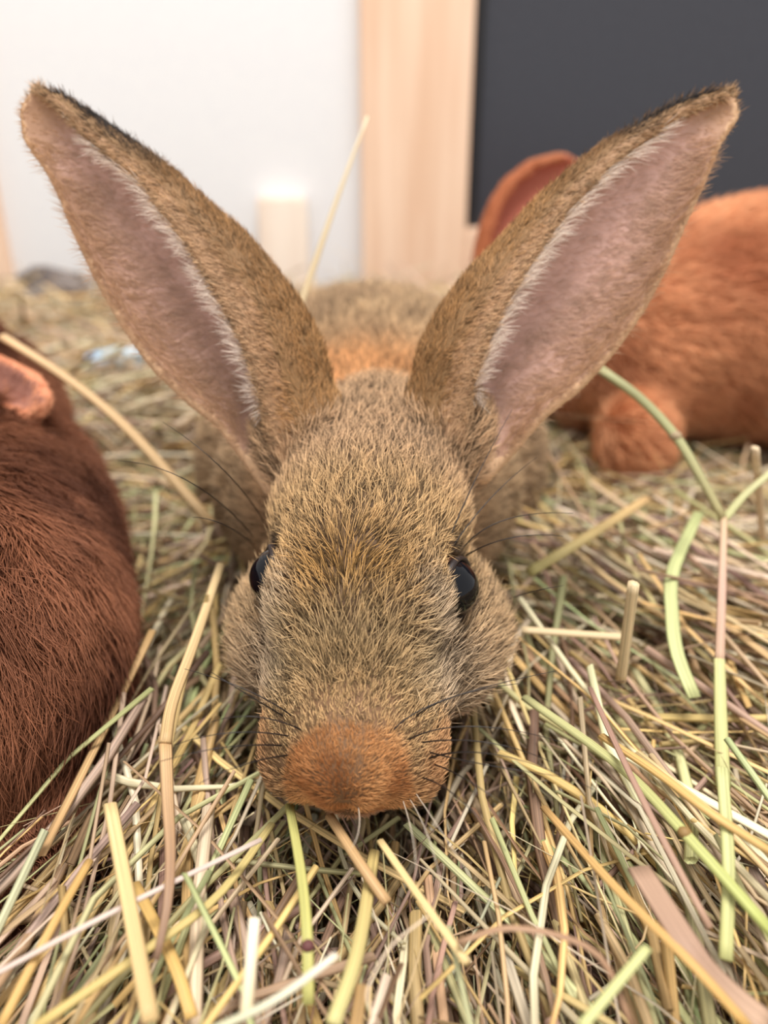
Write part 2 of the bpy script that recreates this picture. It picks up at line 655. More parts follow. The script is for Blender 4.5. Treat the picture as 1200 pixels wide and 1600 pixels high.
# ---- skin colours
SK = np.tile(lin((86, 64, 44)), (len(V), 1))
f_, r_, u_ = head_coords(V)
body = V[:, 1] > 0.25
SK[body] = lin((120, 90, 62))
pink = lin((206, 168, 156))
dusk = lin((146, 112, 92))
mixv = smooth01(ear_t + 0.12 * vnoise(V, 120, 5), 0.06, 0.42)[:, None]
inner_col = dusk * (1 - mixv) + pink * mixv
tipmix = smooth01(ear_u, 0.10, 0.24)[:, None]
inner_col = lin((160, 124, 98)) * (1 - tipmix) + inner_col * tipmix
SK = np.where(ear_in[:, None], inner_col, SK)
SK = np.where((EARV & ~ear_in)[:, None], lin((120, 90, 58)), SK)
SK = np.where((EARV & (ear_t < 0.09) & ~ear_in)[:, None], lin((196, 160, 126)), SK)
SK = np.where((EARV & (ear_after > 0.8) & ~ear_in)[:, None], lin((150, 116, 86)), SK)
SK = np.where((f_ > 24)[:, None] & (V[:, 1] < 0.2)[:, None], lin((112, 84, 60)), SK)

BASE = np.array([-0.006, 0.24, 0.0])
rabbit = empty('rabbit', BASE)
tag(rabbit, 'brown agouti rabbit with upright ears and orange nose between the two red rabbits', 'rabbit', 'young rabbits in the pen')
bm_ = mesh_np('body', V - BASE, F, M_SKIN)
vcol(bm_, 'tint', SK)
body_o = new_obj('body', bm_, rabbit)


def mixc(a, b, t):
    t = np.asarray(t)[:, None]
    return a * (1 - t) + b * t


def main_fur():
    Nn = len(V)
    # face weights: dense on head and ears, thin where turned away and far
    fc = F[:, 0]
    view = norm(CAM - V[fc])
    facing = (N[fc] * view).sum(1)
    wgt = np.where(V[fc][:, 1] > 0.245, 0.30, 1.0) * np.where(facing < -0.25, 0.25, 1.0)
    wgt = np.where(ear_in[fc], 1.5, wgt)
    wgt = np.where(EARV[fc] & ~ear_in[fc], 2.0, wgt)
    fcoord = f_[fc]
    wgt = np.where((fcoord > 24) & (V[fc][:, 1] < 0.2), 3.4, wgt)
    wgt = np.where(V[fc][:, 2] < -0.004, 0.02, wgt)
    p, n, fi = scatter(V, F, N, A, 235000, wgt)
    vi = F[fi, 0]
    f, r, u = head_coords(p)
    isear = EARV[vi]
    inn = ear_in[vi]
    eu, et, ea = ear_u[vi], ear_t[vi], ear_after[vi]
    isbody = (p[:, 1] > 0.235) & ~isear
    k = len(p)
    n1 = vnoise(p, 55, 1)
    n2 = vnoise(p, 170, 2)
    n3 = rng.random(k)
    # ---------- colours
    tan = lin((214, 176, 126))
    gold = lin((202, 152, 84))
    grey = lin((212, 190, 164))
    pinkt = lin((210, 172, 136))
    dark = lin((50, 39, 30))
    orange = lin((220, 164, 108))
    tip = np.tile(tan, (k, 1))
    tip = mixc(tip, pinkt, smooth01(-f, 8, 30) * 0.75)                         # crown greyer
    g = np.exp(-((f - 11) / 11) ** 2 - ((r + 3) / 13) ** 2) * (u > -4)
    tip = mixc(tip, gold, np.clip(g * 0.95, 0, 1))                             # golden brow
    side = smooth01(np.abs(r), 9, 15) * smooth01(f, 2, 14) * (1 - smooth01(f, 24, 31))
    tip = mixc(tip, grey, side * 0.7)
    ch = smooth01(-u, 4, 14) * (1 - smooth01(f, 10, 24))
    tip = mixc(tip, lin((204, 172, 134)), ch * 0.8)
    tip = mixc(tip, lin((206, 180, 138)), np.exp(-((f - 22) / 8) ** 2) * (np.abs(r) < 16) * 0.6)
    root = np.tile(dark, (k, 1))
    root = mixc(root, lin((96, 78, 62)), np.clip(ch + side * 0.6, 0, 1))
    # some hairs all dark: ticking
    tick = (n3 < 0.22 + 0.14 * np.clip(n2, 0, 1) + 0.5 * np.clip(n1 - 0.15, 0, 1) * (f > 0)) & ~inn
    # orange nose
    dn = np.sqrt(((f - 43) / 16) ** 2 + (r / 13.5) ** 2 + ((u + 14) / 16) ** 2)
    nose = 1 - smooth01(dn + 0.08 * n2, 0.86, 1.04)
    pad = (1 - smooth01(np.sqrt(((f - 33) / 12) ** 2 + ((np.abs(r) - 16) / 8) ** 2 + ((u + 18) / 9) ** 2), 0.6, 1.1)) * (p[:, 1] < 0.2)
    nose = nose * (p[:, 1] < 0.2)
    tip = mixc(tip, mixc(np.tile(orange, (k, 1)), lin((182, 122, 74)), np.clip(0.5 + n2, 0, 1)), nose)
    root = mixc(root, lin((140, 98, 62)), nose)
    tip = mixc(tip, lin((214, 160, 112)), pad * (1 - nose) * 0.8)
    root = mixc(root, lin((150, 104, 74)), pad * (1 - nose) * 0.8)
    # paler lip edge and chin
    lip = smooth01(-u, 23, 28) * (p[:, 1] < 0.19)
    tip = mixc(tip, lin((206, 168, 142)), lip * 0.8)
    # dark fringe just behind the nose patch
    bridge = np.exp(-((f - 24) / 5) ** 2 - (r / 11) ** 2) * (u > -2) * (1 - nose)
    tick = tick | ((n3 < 0.45 * bridge) & ~inn)
    # eye rings
    for sgn in (-1, 1):
        de = np.linalg.norm(p - EYE_C[sgn], axis=1) * 1000
        ring = np.exp(-((de - 8.6) / 1.8) ** 2)
        frontside = (f > -5) & (sgn * r < 21)
        tip = mixc(tip, np.where(frontside[:, None], lin((206, 168, 116)), lin((84, 70, 60))), np.clip(ring * 0.9, 0, 1))
        tick = tick & ~((ring > 0.4) & frontside)
    # body: orange nape, grey brown back
    nape = np.exp(-((p[:, 1] - 0.245) / 0.028) ** 2) * (1 - smooth01(np.abs(p[:, 0] + 0.006), 0.02, 0.04)) * (~isear) * (p[:, 1] > 0.21)
    tip = np.where(isbody[:, None], mixc(np.tile(lin((206, 174, 134)), (k, 1)), lin((172, 142, 110)), np.clip(0.5 + n1, 0, 1)), tip)
    tip = mixc(tip, lin((226, 164, 108)), np.clip(nape * 1.3, 0, 1))
    root = np.where(isbody[:, None], lin((150, 118, 86)), root)
    # ears, outer side
    out = isear & ~inn
    oc = mixc(np.tile(lin((194, 148, 98)), (k, 1)), lin((152, 114, 76)), np.clip(0.5 + n1, 0, 1))
    oc = mixc(oc, lin((214, 176, 138)), smooth01(ea, 0.5, 0.85) * smooth01(eu, 0.15, 0.5) * (1 - smooth01(eu, 0.8, 0.9)) * 0.6)
    blacktip = (1 - smooth01(eu + 0.05 * n1, 0.24, 0.40)) * smooth01(ea, -0.5, -0.1) * (1 - smooth01(ea, 0.6, 0.85))
    oc = mixc(oc, lin((58, 50, 46)), blacktip)
    edge = (ea > 0.85) | (et < 0.10)
    oc = np.where(edge[:, None], mixc(oc, lin((236, 204, 166)), np.where(et < 0.5, 0.85, 0.35)), oc)
    oc = np.where((eu < 0.035)[:, None], lin((222, 186, 146)), oc)
    tip = np.where(out[:, None], oc, tip)
    root = np.where(out[:, None], mixc(np.tile(lin((78, 58, 36)), (k, 1)), lin((34, 28, 26)), blacktip), root)
    # inner side
    ic = mixc(np.tile(lin((190, 152, 120)), (k, 1)), lin((216, 184, 166)), smooth01(et, 0.12, 0.4))
    ic = mixc(ic, lin((188, 148, 108)), 1 - smooth01(eu, 0.14, 0.3))
    fringe = smooth01(ea, 0.15, 0.7)
    ic = mixc(ic, lin((236, 220, 206)), fringe)
    tip = np.where(inn[:, None], ic, tip)
    root = np.where(inn[:, None], ic * 0.85, root)
    tip = np.where((tick & ~inn & ~(nose > 0.5))[:, None], tip * 0.25, tip)
    tip *= rng.uniform(0.66, 1.3, (k, 1))
    # ---------- direction
    flow = np.tile(-Fw + 0.05 * Up, (k, 1))
    flow += Rt * (np.sign(r) * smooth01(np.abs(r), 2, 14) * 0.35 * (f > -10))[:, None]
    flow = np.where((ch > 0.3)[:, None], -Fw * 0.9 - Up * 0.35 + Rt * np.sign(r)[:, None] * 0.3, flow)
    whorl = np.exp(-((f - 6) / 9) ** 2) * (np.abs(r) < 14)
    flow += (Rt[None] * (0.9 * np.sin(r / 5.0 + 0.6))[:, None]) * whorl[:, None]
    flow = np.where(isbody[:, None], np.array([0, 1.0, -0.25]), flow)
    tipd = kd_tip[np.maximum(near_i[vi], 0)]
    rolld = kd_roll[np.maximum(near_i[vi], 0)]
    inward = norm(-rolld * 1.0 + tipd * 0.35)
    eflow = np.where(inn[:, None], np.where((ea > 0.3)[:, None], -rolld * 0.9 + tipd * 0.6, -rolld * 0.85 + tipd * 0.5), tipd + rolld * 0.25)
    eflow = np.where((out & (ea > 0.7))[:, None], -rolld * 0.5 + tipd * 0.7, eflow)
    flow = np.where(isear[:, None], eflow, flow)
    # ---------- length, lift, radius
    ln = np.full(k, 0.0062)
    ln = np.where(ch > 0.3, 0.0085, ln)
    ln = ln * (1 - 0.62 * smooth01(f, 22, 34) * (p[:, 1] < 0.2))
    ln = np.where(pad > 0.4, 0.0030, ln)
    ln = np.where(nose > 0.4, 0.0021, ln)
    ln = np.where((lip > 0.4) & (nose < 0.5), 0.003, ln)
    ln = np.where(isbody, 0.011, ln)
    ln = np.where(out, 0.0040, ln)
    ln = np.where(out & (ea > 0.8), 0.0032, ln)
    ln = np.where(out & (et < 0.12), 0.0016, ln)
    ln = np.where(inn, 0.0046 + 0.0020 * fringe, ln)
    ln = np.where(inn & (eu < 0.2), 0.0024, ln)
    lift = np.full(k, 0.42)
    lift = np.where(nose > 0.4, 0.75, lift)
    lift = np.where(isear, 0.26, lift)
    lift = np.where(inn, 0.30, lift)
    rad = np.full(k, 0.000085)
    rad = np.where(nose > 0.4, 0.00006, rad)
    rad = np.where(isear, 0.00007, rad)
    rad = np.where(inn, 0.000055, rad)
    rad = np.where(isbody, 0.00016, rad)
    keep = np.ones(k, bool)
    for sgn in (-1, 1):
        de = np.linalg.norm(p - EYE_C[sgn], axis=1)
        keep &= de > EYE_R + 0.0004
        ln = np.where(de < 0.0130, ln * np.clip((de - 0.0058) / 0.0072, 0.18, 1), ln)
    # bare pink patch deep in the ear keeps only sparse down
    bare = inn & (et > 0.34) & (ea < 0.25) & (eu > 0.16) & (rng.random(k) < 0.6)
    keep &= ~bare
    s = keep
    tc = np.where((n3 > 0.72)[:, None] & ~inn[:, None] & (nose < 0.4)[:, None], tip * 0.5, tip * 1.0)
    fur_curves('fur', rabbit, BASE, p[s], n[s], flow[s], ln[s], lift[s], rad[s], root[s], tip[s], tc[s])


main_fur()

# ---- eyes
import bmesh


def eye_material():
    m, nt, b = mat_new('eye')
    tc = nt.nodes.new('ShaderNodeTexCoord')
    sep = nt.nodes.new('ShaderNodeSeparateXYZ')
    r = nt.nodes.new('ShaderNodeValToRGB')
    e = r.color_ramp.elements
    e[0].position = 0.0
    e[0].color = (*lin((70, 44, 34)), 1)
    e[1].position = 0.42
    e[1].color = (*lin((44, 26, 20)), 1)
    q = e.new(0.5)
    q.color = (*lin((9, 10, 15)), 1)
    nt.links.new(tc.outputs['Object'], sep.inputs[0])
    sc = nt.nodes.new('ShaderNodeMath')
    sc.operation = 'DIVIDE'
    sc.inputs[1].default_value = EYE_R
    nt.links.new(sep.outputs['Z'], sc.inputs[0])
    nt.links.new(sc.outputs[0], r.inputs[0])
    nt.links.new(r.outputs[0], b.inputs['Base Color'])
    b.inputs['Roughness'].default_value = 0.03
    b.inputs['Specular IOR Level'].default_value = 0.26
    b.inputs['Coat Weight'].default_value = 0.0
    b.inputs['Coat Roughness'].default_value = 0.02
    return m


M_EYE = eye_material()
M_LID = mat_plain('eyelid', (40, 31, 29), 0.5, 0.3)


def make_eye(root, base, c, axis, R):
    bm = bmesh.new()
    bmesh.ops.create_uvsphere(bm, u_segments=40, v_segments=28, radius=R)
    for v in bm.verts:                                # corneal bulge
        if v.co.z > 0.6 * R:
            v.co.z += (v.co.z - 0.6 * R) * 0.10
    eo = bm_obj('eye', bm, M_EYE, root, Vector(c - base), True)
    eo.rotation_mode = 'QUATERNION'
    eo.rotation_quaternion = Vector(axis).to_track_quat('Z', 'Y')
    # lid: ring of varying thickness round the opening
    nv, nt_ = 48, 8
    vs, fs = [], []
    for i in range(nv):
        a = 2 * math.pi * i / nv
        rr = R * 0.955
        z = R * 0.38 + 0.0004 * math.sin(2 * a)
        tr = 0.00075 + 0.00015 * math.cos(a * 3)
        for j in range(nt_):
            b = 2 * math.pi * j / nt_
            q = rr + tr * math.cos(b)
            vs.append((q * math.cos(a), q * math.sin(a), z + tr * 1.2 * math.sin(b)))
    for i in range(nv):
        for j in range(nt_):
            fs.append((i * nt_ + j, ((i + 1) % nv) * nt_ + j, ((i + 1) % nv) * nt_ + (j + 1) % nt_, i * nt_ + (j + 1) % nt_))
    lo_ = new_obj('eyelid', mesh_np('eyelid', np.array(vs), np.array(fs), M_LID), eo)
    lo_['label'] = 'dark eyelid rim'
    return eo


for sgn in (-1, 1):
    ax = Fw * 0.28 + Rt * sgn * 0.93 + Up * 0.22
    make_eye(rabbit, BASE, EYE_C[sgn], norm(ax), EYE_R)


# ---- whiskers: each a tapering bent tube
def tube(pts, radii, sides=5):
    pts = np.asarray(pts, float)
    n = len(pts)
    T = norm(np.gradient(pts, axis=0))
    ref = np.array([0, 0, 1.0]) if abs(T[0][2]) < 0.9 else np.array([1.0, 0, 0])
    s = norm(np.cross(T, ref))
    b = np.cross(s, T)
    a = np.arange(sides) * 2 * math.pi / sides
    R = np.asarray(radii, float)
    if R.ndim == 1:
        R = np.stack([R, R], 1)
    Vv = pts[:, None] + s[:, None] * (R[:, :1] * np.cos(a))[..., None] + b[:, None] * (R[:, 1:] * np.sin(a))[..., None]
    Fv = []
    for i in range(n - 1):
        for j in range(sides):
            Fv.append((i * sides + j, i * sides + (j + 1) % sides, (i + 1) * sides + (j + 1) % sides, (i + 1) * sides + j))
    return Vv.reshape(-1, 3), np.array(Fv)


def bez(p0, p1, p2, n):
    t = np.linspace(0, 1, n)[:, None]
    return (1 - t) ** 2 * p0 + 2 * t * (1 - t) * p1 + t * t * p2


def whisker(root, base, a, m, b, r0, mat):
    ctrl = 2 * m - (a + b) / 2
    pts = bez(a, ctrl, b, 12)
    vs, fs = tube(pts, r0 * np.linspace(1, 0.35, 12), 4)
    return new_obj('whisker', mesh_np('whisker', vs - base, fs, mat), root)


# (image start, middle, end, start depth, end depth)
WH = [((455, 1118), (385, 1078), (288, 1045), .150, .158, 1), ((448, 1122), (370, 1075), (330, 1050), .150, .155, 1),
      ((470, 1140), (400, 1120), (330, 1128), .148, .150, 1), ((450, 1150), (360, 1145), (270, 1165), .148, .150, 1),
      ((440, 1165), (350, 1168), (250, 1190), .147, .145, 1), ((450, 1180), (380, 1195), (310, 1225), .146, .142, 1),
      ((615, 1140), (690, 1095), (810, 1068), .150, .160, 1), ((650, 1120), (720, 1085), (870, 1048), .150, .160, 1),
      ((640, 1155), (740, 1135), (880, 1160), .148, .152, 1), ((660, 1160), (760, 1160), (860, 1190), .148, .150, 1),
      ((670, 1175), (760, 1195), (890, 1215), .147, .146, 1), ((680, 1195), (740, 1225), (830, 1290), .147, .142, 1),
      ((660, 1215), (720, 1250), (790, 1330), .146, .138, 1), ((670, 1185), (780, 1180), (930, 1235), .147, .146, 1),
      ((650, 1240), (690, 1300), (735, 1370), .144, .135, 0), ((640, 1248), (670, 1310), (690, 1390), .143, .134, 0),
      ((630, 1252), (645, 1310), (650, 1370), .143, .134, 0), ((560, 1262), (560, 1300), (545, 1330), .142, .138, 0),
      # brow hairs
      ((412, 815), (350, 735), (255, 660), .178, .190, 1), ((395, 838), (300, 755), (185, 720), .178, .190, 1),
      ((395, 850), (350, 820), (300, 808), .180, .186, 1), ((705, 835), (745, 745), (800, 640), .175, .190, 1),
      ((710, 850), (770, 775), (838, 715), .176, .190, 1), ((722, 858), (790, 812), (895, 802), .178, .188, 1),
      ((728, 868), (800, 840), (880, 838), .178, .186, 1), ((790, 938), (830, 925), (880, 915), .182, .186, 1)]
for (a, m, b, da, db, dk) in WH:
    arr = lambda q, d: P(np.array(float(q[0])), np.array(float(q[1])), np.array(d))
    p0, p2 = arr(a, da), arr(b, db)
    # root it in the surface behind the start of its visible run
    d = norm(p0 - CAM)
    for _ in range(60):
        if FLD_MAIN.value(p0[None])[0] < 0.0005:
            break
        p0 = p0 + d * 0.0006
    whisker(rabbit, BASE, p0, (arr(m, (da + db) / 2)), p2, 0.00020 if dk else 0.00011, M_WHISK if dk else M_WHISKPALE)


# ------------------------------------------------------------------ the two chestnut rabbits
def plain_fur(rabbit_o, base, mesh, n, colfun, length, rad, flowfun, clump=0.5, eyec=()):
    V, F, N, A = mesh
    fc = F[:, 0]
    view = norm(CAM - V[fc])
    facing = (N[fc] * view).sum(1)
    wgt = np.where(facing < -0.3, 0.3, 1.0) * np.where(V[fc][:, 2] < -0.006, 0.02, 1.0)
    p, nn, fi = scatter(V, F, N, A, n, wgt)
    root, tip, lmul = colfun(p, nn, F[fi, 0])
    tip = tip * rng.uniform(0.8, 1.2, (n, 1))
    keep = np.ones(n, bool)
    for c in eyec:
        keep &= np.linalg.norm(p - c, axis=1) > 0.0085
    s = keep
    fur_curves('fur', rabbit_o, base, p[s], nn[s], flowfun(p)[s], (length * lmul)[s], np.full(s.sum(), 0.38), np.full(s.sum(), rad), root[s], tip[s], None, 0.25, clump, 110.0)


# right-hand red rabbit, side on, behind the right ear
def build_red():
    f = Field((0.02, 0.26, -0.035), (0.38, 0.58, 0.245), 0.0021)
    f.ell((0.215, 0.43, 0.054), (0.098, 0.070, 0.066), None, 0.01)       # trunk
    f.ell((0.275, 0.43, 0.053), (0.066, 0.064, 0.070), None, 0.015)      # rump
    f.ell((0.145, 0.415, 0.050), (0.050, 0.050, 0.050), None, 0.015)     # shoulder
    f.ell((0.126, 0.366, 0.010), (0.018, 0.020, 0.024), None, 0.008)     # forepaw
    f.ell((0.134, 0.395, 0.035), (0.024, 0.028, 0.035), None, 0.010)
    f.ell((0.105, 0.430, 0.018), (0.016, 0.026, 0.022), None, 0.010)
    f.ell((0.270, 0.375, 0.010), (0.050, 0.022, 0.020), None, 0.01)      # hind foot
    f.ell((0.255, 0.385, 0.042), (0.050, 0.032, 0.045), None, 0.012)     # thigh
    f.ell((0.100, 0.435, 0.062), (0.036, 0.036, 0.036), None, 0.012)     # neck
    f.ell((0.078, 0.440, 0.062), (0.029, 0.034, 0.029), None, 0.01)      # head
    f.ell((0.066, 0.408, 0.050), (0.018, 0.022, 0.018), None, 0.01)      # muzzle
    rows = [((888, 246), (868, 244), (880, 246)), ((912, 262), (825, 255), (838, 262)), ((900, 300), (788, 282), (802, 292)),
            ((880, 345), (764, 318), (778, 330)), ((862, 390), (748, 358), (764, 372)), ((838, 430), (740, 400), (756, 412)),
            ((816, 470), (738, 445), (752, 455)), ((800, 500), (742, 485), (756, 492))]
    e = ear_sheet(rows, 0.440, 0.435, 0.45, 0.30, 110, 80)
    e2 = dict(e)
    e2['p'] = e['p'] + np.array([0.034, 0.012, -0.012])
    for q in (e, e2):
        f.points(q['p'], np.full(len(q['p']), 0.0019), 0.004)
    ey = [np.array([0.052, 0.428, 0.068])]
    f.ell(ey[0], (0.0072,) * 3, None, 0.001, carve=True)
    return f, (e, e2), ey


FLD_RED, EARS_RED, EYE_RED = build_red()
MR = FLD_RED.mesh(2)
BASE_R = np.array([0.2, 0.42, 0.0])
red = empty('rabbit', BASE_R)
tag(red, 'orange red rabbit sitting side on before the dark panel', 'rabbit', 'young rabbits in the pen')


def ear_lookup(Vx, ears, lim):
    pts = np.concatenate([q['p'][::3] for q in ears])
    inn = np.concatenate([q['inn'][::3] for q in ears])
    kd = kdtree.KDTree(len(pts))
    for i, q in enumerate(pts):
        kd.insert(q, i)
    kd.balance()
    lo, hi = pts.min(0) - 0.01, pts.max(0) + 0.01
    cand = np.nonzero(np.all((Vx > lo) & (Vx < hi), 1))[0]
    near = np.zeros(len(Vx), bool)
    inner = np.zeros(len(Vx), bool)
    for i in cand:
        co, j, d = kd.find(Vx[i])
        near[i] = d < lim
        inner[i] = near[i] and float((Vx[i] - pts[j]) @ inn[j]) > 0.0003
    return near, inner


near_r, inner_r = ear_lookup(MR[0], EARS_RED, 0.0045)
sk = np.tile(lin((150, 84, 50)), (len(MR[0]), 1))
sk[inner_r] = lin((170, 98, 78))
mr = mesh_np('body', MR[0] - BASE_R, MR[1], M_SKIN)
vcol(mr, 'tint', sk)
new_obj('body', mr, red)
make_eye(red, BASE_R, EYE_RED[0], norm(np.array([-0.9, -0.4, 0.2])), 0.0068)


def col_red(p, n, vi):
    k = len(p)
    a = vnoise(p, 28, 4)
    b = vnoise(p, 75, 6)
    tip = mixc(np.tile(lin((224, 162, 118)), (k, 1)), lin((182, 114, 78)), np.clip(0.5 + 0.8 * a + 0.4 * b, 0, 1))
    root = tip.copy()
    inn = inner_r[vi]
    tip = np.where(inn[:, None], lin((172, 96, 72)), tip)
    root = np.where(inn[:, None], lin((172, 96, 72)), root)
    lm = np.where(near_r[vi], 0.25, 1.0)
    lm = np.where(inn, 0.12, lm)
    lm = np.where((p[:, 0] < 0.10) & ~near_r[vi], 0.5, lm)
    return root, tip, lm


plain_fur(red, BASE_R, MR, 45000, col_red, 0.011, 0.00024, lambda p: np.tile(np.array([0.9, 0.1, -0.35]), (len(p), 1)), eyec=EYE_RED)


# left dark chestnut rabbit, close, cut by the frame
def build_dark():
    f = Field((-0.30, 0.02, -0.04), (-0.03, 0.50, 0.16), 0.0021)
    f.ell((-0.112, 0.165, 0.019), (0.041, 0.048, 0.047), None, 0.01)     # haunch
    f.ell((-0.128, 0.205, 0.022), (0.043, 0.050, 0.045), None, 0.02)
    f.ell((-0.144, 0.240, 0.026), (0.042, 0.050, 0.042), None, 0.02)     # trunk
    f.ell((-0.176, 0.306, 0.038), (0.038, 0.044, 0.038), None, 0.02)     # shoulder
    f.ell((-0.085, 0.150, -0.014), (0.018, 0.040, 0.018), None, 0.012)   # hind foot
    f.ell((-0.205, 0.345, 0.050), (0.032, 0.034, 0.032), None, 0.016)    # neck and head
    f.ell((-0.220, 0.368, 0.060), (0.027, 0.034, 0.027), None, 0.012)
    f.ell((-0.236, 0.392, 0.054), (0.020, 0.022, 0.019), None, 0.01)
    rows = [((74, 625), (66, 640), (72, 634)), ((66, 600), (48, 660), (60, 645)), ((46, 582), (20, 668), (34, 648)),
            ((20, 568), (-12, 668), (2, 646)), ((-10, 556), (-48, 656), (-32, 634)), ((-45, 546), (-84, 634), (-66, 616)),
            ((-80, 540), (-112, 606), (-98, 594)), ((-110, 540), (-134, 585), (-122, 575))]
    e = ear_sheet(rows, 0.300, 0.240, 0.50, 0.40, 100, 70)
    e2 = dict(e)
    e2['p'] = e['p'] + np.array([-0.036, 0.034, 0.010])
    for q in (e, e2):
        f.points(q['p'], np.full(len(q['p']), 0.0020), 0.003)
    ey = [np.array([-0.1955, 0.376, 0.066])]
    f.ell(ey[0], (0.0072,) * 3, None, 0.001, carve=True)
    return f, (e, e2), ey


FLD_DARK, EARS_DARK, EYE_DARK = build_dark()
MD = FLD_DARK.mesh(2)
BASE_D = np.array([-0.135, 0.23, 0.0])
drk = empty('rabbit', BASE_D)
tag(drk, 'dark chestnut rabbit with ears laid back crouching in the hay', 'rabbit', 'young rabbits in the pen')
near_d_, inner_d = ear_lookup(MD[0], EARS_DARK, 0.0045)
sk = np.tile(lin((84, 46, 30)), (len(MD[0]), 1))
sk[near_d_] = lin((200, 132, 98))
sk[inner_d] = lin((160, 110, 94))
md = mesh_np('body', MD[0] - BASE_D, MD[1], M_SKIN)
vcol(md, 'tint', sk)
new_obj('body', md, drk)
make_eye(drk, BASE_D, EYE_DARK[0], norm(np.array([0.95, 0.15, 0.2])), 0.0068)


def col_dark(p, n, vi):
    k = len(p)
    a = vnoise(p, 35, 14)
    b = vnoise(p, 120, 16)
    tip = mixc(np.tile(lin((152, 98, 70)), (k, 1)), lin((98, 58, 40)), np.clip(0.5 + 0.7 * a + 0.6 * b, 0, 1))
    root = tip.copy()
    inn = inner_d[vi]
    tip = np.where(inn[:, None], lin((160, 110, 94)), tip)
    root = np.where(inn[:, None], tip, root)
    earo = near_d_[vi] & ~inn
    tip = np.where(earo[:, None], lin((228, 164, 124)), tip)
    root = np.where(earo[:, None], lin((206, 140, 104)), root)
    lm = np.where(near_d_[vi], 0.2, 1.0)
    return root, tip, lm


plain_fur(drk, BASE_D, MD, 110000, col_dark, 0.012, 0.00012, lambda p: np.stack([0.25 + 0 * p[:, 0], -0.75 + 0 * p[:, 0], np.full(len(p), -0.65)], 1), clump=0.7, eyec=EYE_DARK)

# ------------------------------------------------------------------ hay
PAL = {'golden': (226, 190, 126), 'cream': (240, 226, 190), 'tan': (202, 170, 130), 'sage': (192, 186, 134),
       'green': (196, 200, 144), 'mauve': (174, 142, 124), 'brown': (134, 104, 80), 'pinkish': (220, 192, 164)}
KEYS = list(PAL)


def bed_z(x, y):
    """gently uneven top of the hay"""
    return 0.006 * np.sin(x * 21 + 1.3) * np.cos(y * 17) + 0.004 * np.sin(x * 47 + y * 39) - 0.004


def stalks(n, region, zlo, zhi, ln, wd, spread=0.45, weights=None, pitch=0.16):
    x0, x1, y0, y1 = region
    x = rng.uniform(x0, x1, n)
    y = rng.uniform(y0, y1, n)
    z = bed_z(x, y) + rng.uniform(zlo, zhi, n)
    rad_ang = np.arctan2(y - 0.34, x + 0.005 + 0 * y)            # fan out from under the brown rabbit
    ang = rad_ang + rng.normal(0, spread, n)
    stray = rng.random(n) < 0.09
    ang = np.where(stray, rng.uniform(0, math.pi, n), ang)
    pt = rng.normal(0, pitch, n)
    d = np.stack([np.cos(ang) * np.cos(pt), np.sin(ang) * np.cos(pt), np.sin(pt)], 1)
    L = rng.uniform(*ln, n)
    W = rng.uniform(0, 1, n) ** 1.7 * (wd[1] - wd[0]) + wd[0]
    side = norm(np.cross(d, np.array([0, 0, 1.0])))
    upv = np.cross(side, d)
    R = 5
    t = np.linspace(-0.5, 0.5, R)
    bend = rng.normal(0, 0.08, n) * L
    bendz = rng.normal(-0.01, 0.05, n) * L
    C = np.stack([x, y, z], 1)[:, None] + d[:, None] * (t[None] * L[:, None])[..., None]
    C = C + side[:, None] * (bend[:, None] * (4 * t[None] ** 2))[..., None] + upv[:, None] * (bendz[:, None] * (4 * t[None] ** 2))[..., None]
    kink = rng.random(n) < 0.12
    C[kink, 3:] += (side[kink] * rng.normal(0, 0.12, (kink.sum(), 1)) * L[kink][:, None])[:, None] * np.array([0.5, 1.0])[None, :, None]
    flat = np.where(rng.random(n) < 0.4, rng.uniform(0.12, 0.3, n), rng.uniform(0.6, 0.95, n))
    roll = rng.uniform(-0.7, 0.7, n)
    s2 = side * np.cos(roll)[:, None] + upv * np.sin(roll)[:, None]
    u2 = -side * np.sin(roll)[:, None] + upv * np.cos(roll)[:, None]
    taper = np.where(rng.random(n) < 0.35, 0.25, 0.9)
    tw = 1 - (1 - taper[:, None]) * np.linspace(0, 1, R)[None]
    pk = rng.choice(len(KEYS), n, p=weights)
    col = np.array([lin(PAL[k]) for k in KEYS])[pk] * rng.uniform(0.6, 1.2, (n, 1)) * rng.uniform(0.93, 1.07, (n, 3))
    return dict(C=C, s=s2, u=u2, w=W[:, None] * 0.5 * tw, fl=flat, col=col, pk=pk, W=W, L=L)


SID = 6


